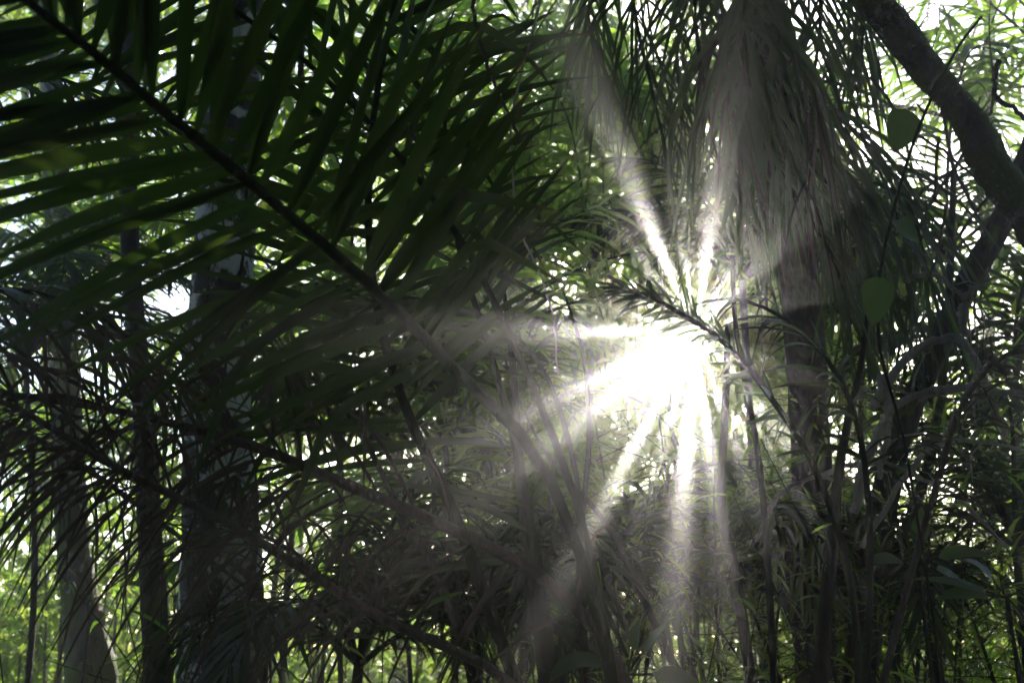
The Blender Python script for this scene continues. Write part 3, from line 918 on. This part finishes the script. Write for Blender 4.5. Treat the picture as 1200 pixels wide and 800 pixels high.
# ------------------------------------------------------------------ pale dead fronds and twigs, right
GD = 'pale dead branches hung up in the right thicket'
for i, (ctrl, r, lab) in enumerate([
        (pts((1000, 600, 4.3), (1016, 532, 4.25), (1056, 471, 4.2), (1124, 454, 4.15), (1200, 464, 4.1), (1260, 500, 4.1)), .011, 'pale dead branch arching to the right edge'),
        (pts((1020, 480, 4.4), (1056, 427, 4.4), (1087, 403, 4.35), (1124, 397, 4.3), (1151, 440, 4.25), (1165, 475, 4.2), (1178, 512, 4.2)), .012, 'pale dead branch bent over with its end hanging down'),
        (pts((1130, 395, 4.3), (1128, 360, 4.3), (1140, 340, 4.3), (1160, 334, 4.3)), .011, 'short pale branch hooked over beside the dark stem'),
        (pts((1035, 440, 4.4), (1040, 500, 4.4), (1030, 560, 4.4)), .012, 'short pale branch stub hanging straight down'),
        (pts((1010, 640, 4.6), (1060, 560, 4.6), (1100, 520, 4.6), (1170, 520, 4.5), (1230, 540, 4.5)), .007, 'thin pale twig above the lower right thicket'),
        (pts((960, 560, 4.6), (1020, 540, 4.6), (1110, 575, 4.5), (1180, 640, 4.5)), .007, 'thin pale twig sloping down to the right'),
        (pts((880, 640, 4.4), (920, 575, 4.4), (980, 560, 4.4), (1040, 590, 4.4)), .006, 'thin pale twig under the hanging palm'),
        (pts((1060, 330, 4.6), (1090, 320, 4.6), (1130, 350, 4.6), (1150, 380, 4.6)), .007, 'pale twig under the upper heart leaf')]):
    g = Geo(); R = smooth_curve(ctrl, 26) + rng.normal(0, .004, (26, 3)); r = r * 1.55; g.tube(R, np.linspace(r * 1.1, r * .6, 26), 7, .16)
    t = R[14]
    for k in range(3):
        q = R[rng.integers(6, 22)]; s = rng.normal(0, 1, 3) * [1, .4, 1]
        g.tube([q, q + unit(s) * .08, q + unit(s + [0, 0, -.6]) * .17], [r * .4, r * .3, r * .15], 5)
    o = g.build('dead_branch', M['pale_stalk'], None, origin=tuple(R[0]))
    tag(o, lab, 'branch', GD)

# hanging strips / lianas
GV = 'thin hanging vines'
for ctrl, r, lab in [
        (pts((552, -20, 2.9), (556, 20, 2.9), (566, 62, 2.9), (582, 105, 2.9), (600, 140, 2.9), (612, 168, 2.9)), .006, 'pale curved vine hanging at the top centre'),
        (pts((480, 145, 2.6), (488, 165, 2.6), (494, 190, 2.6), (497, 225, 2.6), (500, 268, 2.6)), .005, 'pale thin vine hanging left of the top centre'),
        (pts((865, 40, 4.2), (870, 80, 4.2), (868, 120, 4.2), (864, 150, 4.2)), .006, 'pale strip hanging in the skirt of the palm'),
        (pts((925, 110, 4.0), (930, 140, 4.0), (940, 190, 4.0), (950, 235, 4.0)), .005, 'brown thin vine right of the palm skirt'),
        (pts((1018, 90, 3.8), (1050, 130, 3.8), (1078, 160, 3.8), (1110, 180, 3.8), (1150, 215, 3.8)), .006, 'vine passing behind the upper heart leaf'),
        (pts((1170, 70, 3.9), (1165, 110, 3.9), (1190, 130, 3.9), (1215, 150, 3.9)), .010, 'dark vine looped at the right edge'),
        (pts((95, 800, 3.0), (104, 730, 3.0), (100, 680, 3.0), (112, 630, 3.0)), .004, 'thin pale vine in front of the mossy trunk'),
        (pts((640, -20, 3.2), (600, 140, 3.2), (606, 260, 3.2), (640, 340, 3.2), (655, 440, 3.2)), .004, 'thin dark vine dangling in the upper centre'),
        (pts((1100, 160, 4.1), (1096, 230, 4.1), (1108, 250, 4.1), (1090, 330, 4.1)), .006, 'dark twig vine below the leaning trunk')]:
    g = Geo(); R = smooth_curve(ctrl, 22) + rng.normal(0, .003, (22, 3)); g.tube(R, np.linspace(r, r * .7, 22), 6)
    o = g.build('hanging_vine', M['dry_stalk' if r > .0045 else 'pale_stalk'], None, origin=tuple(R[0]))
    tag(o, lab, 'vine', GV)

# ------------------------------------------------------------------ heart-leaved climber
def heart_leaf(root, p, D, N, L, W, mat='broad', name='leaf'):
    B = blades([p], [D], [N], [L], [W], .1, 8, .12, 'heart', 5 if False else 3, cull=False)
    V, Q, U = blade_faces(B)
    g = Geo(); g.add(V, Q, U)
    return g.build(name, M[mat], root)


st = smooth_curve(pts((1120, 880, 3.9), (1090, 700, 3.9), (1060, 520, 3.8), (1030, 400, 3.7), (1035, 300, 3.7), (1060, 200, 3.7), (1085, 130, 3.7), (1120, 60, 3.8), (1150, 20, 3.9)), 40)
f = on_ground(st[0])
vine = thing('climbing_vine', 'climbing vine with large heart shaped leaves under the leaning trunk', 'vine', f)
g = Geo(); g.tube(np.vstack([np.array(f)[None], st]), .005, 6); g.build('stem', M['cane'], vine)
for (u, v, du, dv, L, W, d) in [(1065, 130, -.40, -1, .145, .125, 3.7), (1030, 325, -.15, -1, .16, .12, 3.6), (1052, 258, .5, -.5, .10, .09, 3.7)]:
    D = RGT * du + UPV * dv
    heart_leaf(vine, P(u, v, d), D, TOCAM + [.3, .0, .5], L, W)
    g = Geo(); k = int(np.argmin(np.linalg.norm(st - P(u, v, d), axis=1))); g.tube(smooth_curve([st[k], (st[k] + P(u, v, d)) / 2 + [0, 0, .03], P(u, v, d)], 8), .0025, 5); g.build('petiole', M['cane'], vine)

# broad-leaved plants at the bottom
def broad_plant(label, u, v, d, leaves, group=None):
    f = on_ground(P(u, v, d))
    root = thing('broadleaf_plant', label, 'plant', f, group)
    top = np.array(P(u, v, d))
    if top[2] < f[2] + .1: top[2] = f[2] + .1
    g = Geo(); g.tube(smooth_curve([np.array(f) - [0, 0, .03], (np.array(f) + top) / 2 + [.03, 0, 0], top], 12), .008, 6); g.build('stem', M['cane'], root)
    for (du, dv, L, W, dr) in leaves:
        D = RGT * du + UPV * dv + FWD * rng.uniform(-.4, .2)
        g = Geo(); e = top + unit(D) * .08; g.tube([top, (top + e) / 2, e], .004, 5); g.build('petiole', M['cane'], root)
        B = blades([e], [D], [UP * .8 + TOCAM * .5], [L], [W], dr, 8, .18, 'ovate', 3, cull=False)
        h = Geo(); h.blades(B); h.build('leaf', M['broad'], root)


broad_plant('plant with broad dark leaves at the bottom, right of the stout stem', 735, 790, 3.5, [(.2, 1, .17, .05, .4), (.9, .1, .22, .09, 1.2), (-.9, .4, .2, .08, 1.0), (.6, .9, .14, .04, .3)])
broad_plant('plant with shiny pale leaves in the lower right corner', 1180, 700, 4.2, [(-.9, .15, .20, .09, .3), (.9, .5, .2, .09, .3), (-.5, .6, .16, .07, .5), (-1.0, .3, .28, .06, .2), (.3, -.3, .15, .08, .3)])
broad_plant('leafy plant beside the lower right stems with wide dark leaves', 1075, 660, 4.4, [(-.8, .2, .18, .09, .4), (.8, .3, .2, .1, .4), (.1, .8, .16, .07, .5), (.6, -.2, .16, .08, .5)])
broad_plant('leafy plant between the slender trunk and the thickest trunk', 205, 700, 6.2, [(-.8, .4, .2, .1, .4), (.8, .3, .2, .1, .4), (.1, .9, .2, .1, .5), (.5, .8, .16, .1, .5), (-.5, .8, .16, .1, .5)])

# leafy saplings
def sapling(label, u, v, d, rad, n, size, group, r0=.017, low=.0):
    top = P(u, v, d); f = on_ground(top)
    trunk_tree('sapling', label, 'tree', [np.array([top[0] + rng.normal(0, .1), top[1], f[2] + .3]), np.array([top[0], top[1], (f[2] + top[2]) / 2 + .1]), top], [r0, r0 * .8, r0 * .6], M['bark_dark'], .05, 8, 18,
               (rad, 8, n, size, M['tree_leaf'], (0, 0, .25)), group=group)


GS = 'leafy saplings behind the palms'
for (u, v, d, rad, n, size, lab) in [
        (200, 560, 9.5, 1.1, 1300, .10, 'sapling between the slender trunk and the thickest trunk'),
        (140, 660, 9.0, 1.0, 1200, .10, 'low sapling right of the mossy trunk'),
        (20, 480, 12, 1.6, 1700, .11, 'leafy sapling at the left edge behind the dry frond'),
        (330, 520, 12, 1.8, 1900, .11, 'leafy sapling right behind the thickest trunk'),
        (450, 380, 13, 2.0, 2200, .12, 'leafy tree behind the crossing frond stems'),
        (560, 300, 14, 2.2, 2400, .12, 'leafy tree in the bright middle, left of the sun'),
        (660, 420, 14, 2.0, 2200, .12, 'leafy tree behind the left sunbeams'),
        (700, 180, 14, 2.2, 2400, .13, 'leafy tree high behind the palm skirt, left side'),
        (980, 330, 13, 1.9, 2200, .12, 'leafy tree right of the sun behind the hanging palm'),
        (1080, 420, 12, 2.0, 2200, .12, 'leafy tree behind the pale dead branches'),
        (1170, 300, 11, 1.8, 2200, .12, 'leafy tree behind the lower end of the leaning trunk'),
        (1180, 560, 9, 1.5, 1900, .10, 'leafy bush at the right edge of the thicket'),
        (1000, 620, 9.5, 1.6, 1900, .10, 'leafy bush behind the crooked stem'),
        (240, 120, 13, 2.2, 2200, .13, 'leafy tree behind the big frond, upper left'),
        (100, 180, 14, 2.2, 2200, .13, 'leafy tree behind the big frond, far upper left'),
        (400, 40, 14, 2.2, 2200, .13, 'leafy tree at the top, right of the big frond'),
        (520, 560, 13, 1.6, 1300, .11, 'leafy bush far behind the bent dark stem'),
        (860, 580, 11, 1.7, 1900, .10, 'leafy bush in the haze under the sun'),
        (760, 620, 10, 1.5, 1700, .10, 'leafy bush in the haze left of the downward sunbeam'),
        (870, 160, 12, 2.2, 2600, .13, 'leafy tree behind the palm skirt, above the sun'),
        (800, 40, 13, 2.4, 2600, .13, 'leafy tree at the top behind the palm skirt')]:
    sapling(lab, u, v, d, rad, n, size, GS)

# ------------------------------------------------------------------ thin canes standing through the undergrowth
GC = 'thin canes in the undergrowth'
used_labels = set()
where = [(-60, 150, 'at the far left by the mossy trunk'), (150, 330, 'in front of the thickest trunk'), (330, 500, 'right of the thickest trunk'), (500, 640, 'by the bent dark stem'),
         (640, 760, 'by the stout central stem'), (760, 900, 'in the haze below the sun'), (900, 1040, 'by the foot of the hanging palm'), (1040, 1260, 'in the lower right thicket')]
for u0, u1, wl in where:
    for k in range(14):
        u = rng.uniform(u0, u1); d = rng.uniform(3.6, 6.2)
        f = np.array(on_ground(P(u, 800, d)))
        ln = rng.normal(0, .42); h = rng.uniform(.9, 2.5)
        q = [f - [0, 0, .04]]
        for i in range(6):
            a_ = ln * (.45 + .16 * i)
            q.append(q[-1] + h / 6 * np.array([math.sin(a_), rng.normal(0, .12), math.cos(a_)]))
        R = smooth_curve(q, 20); m = int(rng.integers(10, 26))
        side = 'leaning left' if ln < -.18 else 'leaning right' if ln > .18 else 'standing upright'
        size = 'tall' if h > 2 else 'short' if h < 1.4 else 'middling'
        lab = f"{size} thin {'leafy' if m > 17 else 'sparsely leaved'} cane {side} {wl}"
        if lab in used_labels: continue
        used_labels.add(lab)
        root = thing('thin_cane', lab, 'cane', tuple(f), GC)
        g = Geo(); g.tube(R, np.linspace(.0065, .002, 20) * rng.uniform(.7, 1.4), 5); g.build('stem', M['cane'], root)
        i = rng.integers(6, 20, m)
        az = rng.uniform(0, 6.28, m)
        D = np.stack([np.cos(az), np.sin(az), rng.uniform(-.3, .7, m)], -1)
        h_ = Geo(); h_.blades(blades(R[i], D, UP + rng.normal(0, .4, (m, 3)), rng.uniform(.10, .26, m), rng.uniform(.008, .02, m), .55, 4, .2, 'lance', 3))
        o = h_.build('foliage', M['bamboo_leaf' if k % 3 == 0 else 'palm_far'], root)
        if o: tag(o, kind='stuff')

# ------------------------------------------------------------------ ground cover
n = 24000
bx = rng.uniform(-8, 8, n); by = rng.uniform(2.6, 22, n) ; bx = bx * (by + 2) / 10
gb = np.stack([bx, by, ground_z(bx, by)], -1)
hh = rng.uniform(.3, 1.25, n) * (1 + .5 * np.sin(bx * 1.3) * np.sin(by))
B = blades(gb, rng.normal(0, .35, (n, 3)) + UP, rng.normal(0, 1, (n, 3)) + [0, -.5, .2], np.abs(hh) + .15, rng.uniform(.008, .02, n), .6, 4, .2, 'grass', 2, cull=False)
g = Geo(); g.blades(B)
tag(g.build('undergrowth', M['grass']), 'tall grass and seedlings covering the forest floor', 'undergrowth', kind='stuff')
n = 9000
a_ = rng.uniform(0, 6.28, n)
bx = rng.uniform(-8, 8, n); by = rng.uniform(3.5, 20, n); bx = bx * (by + 2) / 10
gb = np.stack([bx, by, ground_z(bx, by) + rng.uniform(.02, .75, n) * (.6 + .4 * np.sin(bx * 2.1 + by))], -1)
B = blades(gb, np.stack([np.cos(a_), np.sin(a_), rng.uniform(-.2, .5, n)], -1), UP + rng.normal(0, .4, (n, 3)), rng.uniform(.06, .2, n), rng.uniform(.03, .07, n), .4, 3, .2, 'ovate', 2, cull=False)
g = Geo(); g.blades(B)
tag(g.build('herb_layer', M['herb']), 'low leafy herbs covering the forest floor', 'herbs', kind='stuff')

# a curtain of climbers with drooping leaves, in front of which the sunbeams start
def leafy_curtain(label, u0, u1, v0, v1, d0, d1, ns, nleaf, L0, W0, mat):
    f = on_ground(P((u0 + u1) / 2, 780, (d0 + d1) / 2))
    root = thing('vine_curtain', label, 'vine', f)
    g = Geo(); lf = Geo(); per = nleaf // ns
    for k in range(ns):
        q = rng.random(); u = u0 + (u1 - u0) * (q + rng.normal(0, .03)); d = rng.uniform(d0, d1)
        e = abs(2 * q - 1) ** 2
        top = P(u + rng.normal(0, 30), v0 + e * (v1 - v0) * .25 * rng.random() + rng.normal(0, 20), d)
        bot = P(u + rng.normal(0, 40), v1 - e * (v1 - v0) * .35 * rng.random() + rng.normal(0, 30), d)
        R = smooth_curve([top, top * .66 + bot * .34 + rng.normal(0, .12, 3), top * .33 + bot * .67 + rng.normal(0, .12, 3), bot], 40)
        ok_ = ~in_gap(R)
        g.tube(R, np.where(ok_, .004, .0015), 4)
        nd = rng.random(16) * 38.9; i = nd[rng.integers(0, 16, per)].astype(int); off = rng.normal(0, 1, (per, 3)) * np.exp(rng.normal(-2.1, .7, (per, 1)))
        b = R[i] + off
        D = unit(rng.normal(0, .55, (per, 3)) + unit(off) * .6 + [0, 0, -.6])
        L = L0 * rng.uniform(.5, 1.35, per)
        lf.blades(blades(b, D, rng.normal(0, 1, (per, 3)) + [0, 0, .3], L, L * W0 * rng.uniform(.7, 1.3, per), .4, 3, .15, 'lance', 2, cullfrac=.01))
    g.build('stem', M['cane'], root)
    tag(lf.build('foliage', M[mat], root), kind='stuff')


leafy_curtain('curtain of leafy climbers around the sun, glowing yellow green, added to block light between the beams', 560, 1010, 130, 660, 8.0, 10.2, 56, 26000, .14, .24, 'bamboo_leaf')  # dense leaves added here to block the sun between the slits
leafy_curtain('curtain of leafy climbers in the bright middle of the picture, left of the sun', 380, 710, 130, 500, 10.4, 11.6, 34, 7500, .16, .22, 'bamboo_leaf')

# added fan palm: its slit leaf before the sun splits the light into rays
def fan_leaf(root, hub, ax, ay, gaps, r0, R0, seg=8.0):
    g = Geo()
    zz = np.cross(ax, ay)
    th = np.linspace(0, 2 * np.pi, 17)[:-1]
    hubm = Geo(); hubm.tube([hub - zz * .006, hub + zz * .006], [r0, r0 * .9], 14)
    lf = hubm.build('leaf', M['palm'], root)
    edges = sorted([((t - d) % 360, (t + d) % 360) for t, d, *_ in gaps])
    org = ROOT(lf)
    for k in range(len(edges)):
        a0 = edges[k][1]; a1 = edges[(k + 1) % len(edges)][0]
        w = (a1 - a0) % 360
        if w > 200 or w < .5: continue
        m = max(1, int(round(w / seg)))
        for q in range(m):
            b0 = math.radians(a0 + w * q / m); b1 = math.radians(a0 + w * (q + 1) / m + .3)
            R = R0 * rng.uniform(.85, 1.1)
            rr = np.array([r0 * .7, R * .07, R * .13, R * .5, R * .8, R])
            tp = np.array([.5, .88, 1, 1, .85, .05])
            mid = (b0 + b1) / 2; h = (b1 - b0) / 2
            V = []
            for r_, t_ in zip(rr, tp):
                for sgn, lift in ((-1, 0), (0, .12), (1, 0)):
                    a_ = mid + sgn * h * t_
                    V.append(hub + r_ * (math.cos(a_) * ax + math.sin(a_) * ay) + zz * (lift * r_ * h + .05 * (r_ / R0) ** 2) - UP * .10 * (r_ / R0) ** 3)
            V = np.array(V).reshape(1, 6, 3, 3)
            p0 = V[0, 0].mean(0)
            vv, Q, U = blade_faces(V)
            o = link('segment', quads_mesh('segment', vv - p0, Q, U), M['palm'], lf)
            o.location = p0 - org
    return lf


fh = CAM + sd * 10.6
fb = on_ground(fh + np.array([.5, .1, 0]))
fan = thing('added_ray_palm', 'added fan palm whose round slit leaf splits the sunlight into rays', 'palm', fb)
g = Geo(); ftop = np.array([fb[0], fb[1], fh[2] - 1.1]); g.tube(smooth_curve([np.array(fb) - [0, 0, .05], (np.array(fb) + ftop) / 2 + [.04, 0, 0], ftop], 14), .045, 9, .06)
g.build('trunk', M['bark_dark'], fan)
fan_leaf(fan, fh, E1, E2, SLITS, .022, .86)
g = Geo(); g.tube(smooth_curve([ftop, (ftop + fh) / 2 + [.12, .1, 0], fh + sd * .012], 12), .012, 6); g.build('petiole', M['rachis'], fan)
for az, el in ((0.6, .5), (2.0, .2), (3.4, .45), (4.6, .1)):
    d_ = np.array([math.sin(az) * math.cos(el), math.cos(az) * math.cos(el), math.sin(el)])
    hb = ftop + d_ * .9; ax = unit(np.cross(d_, UP)); ay = unit(np.cross(ax, unit(d_ + [0, 0, -.9])))
    if np.linalg.norm(np.cross(hb - CAM, sd)) < 1.0: hb = hb + (ftop - hb) * .5 - UP * .5
    fan_leaf(fan, hb, ax, ay, [(10 * k_, 1.2) for k_ in range(36)], .04, .5, 9)
    g = Geo(); g.tube(smooth_curve([ftop, (ftop + hb) / 2 + [0, 0, .06], hb], 10), .012, 6); g.build('petiole', M['rachis'], fan)

# far side of the forest: a wood that reads as one mass
nc = 950
cy = rng.uniform(14, 28, nc); cx = rng.uniform(-1, 1, nc) * (cy * .58 + 2)
cz = rng.uniform(-.2, 1.0, nc) ** 1.0 * (cy * .66 + 1.2)
cen = np.stack([cx, cy, np.minimum(cz, 13.2)], -1)
sl = (cen[:, 2] - 1.6) / cen[:, 1]
cen = cen[~((sl > .10) & (sl < .42) & (rng.random(len(cen)) < .55))]
low = np.stack([rng.uniform(-1, 1, 1200), rng.uniform(11, 27, 1200), rng.uniform(.1, 2.6, 1200)], -1)
low[:, 0] *= low[:, 1] * .55 + 1
cen = np.concatenate([cen, low])
g = Geo(); g.blades(leaf_clumps(cen, .42, 70, .2, .42))
tag(g.build('distant_forest', M['tree_leaf']), 'leafy far side of the forest closing off the background', 'forest', kind='stuff')

# the forest goes on behind and above the viewer
n = 56000
el = rng.uniform(-.1, 1.571, n) ; az = rng.uniform(0, 6.283, n)
ok = (el > math.radians(42)) | (np.abs((az + math.pi) % (2 * math.pi) - math.pi) > math.radians(52))
el, az = el[ok], az[ok]; n = len(el)
rr = rng.uniform(4.5, 8.5, n)
b = CAM + np.stack([np.sin(az) * np.cos(el), np.cos(az) * np.cos(el), np.sin(el)], -1) * rr[:, None]
b[:, 2] = np.maximum(b[:, 2], ground_z(b[:, 0], b[:, 1]) + .05)
L = rng.uniform(.25, .55, n)
B = blades(b, rng.normal(0, 1, (n, 3)) + [0, 0, -.5], rng.normal(0, .7, (n, 3)) + UP, L, L * .28, .6, 4, .2, 'ovate', 2)
g = Geo(); g.blades(B)
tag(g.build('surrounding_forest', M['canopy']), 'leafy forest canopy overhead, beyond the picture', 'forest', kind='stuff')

# ------------------------------------------------------------------ haze
hv = np.array([[x, y, z] for z in (-2.5, 14.5) for y in (-14, 29.5) for x in (-24, 24)], float)
hq = np.array([[0, 2, 3, 1], [4, 5, 7, 6], [0, 1, 5, 4], [2, 6, 7, 3], [0, 4, 6, 2], [1, 3, 7, 5]])
hme = quads_mesh('haze', hv, hq, None, False)
hm, hn, hout = new_mat('forest haze')
pv = hn.nodes.new("ShaderNodeVolumePrincipled")
pv.inputs['Color'].default_value = (.92, .92, .92, 1)
pv.inputs['Density'].default_value = HAZE_DENSITY
pv.inputs['Anisotropy'].default_value = HAZE_G
hn.links.new(pv.outputs[0], hout.inputs['Volume'])
tag(link('haze', hme, hm), kind='stuff')
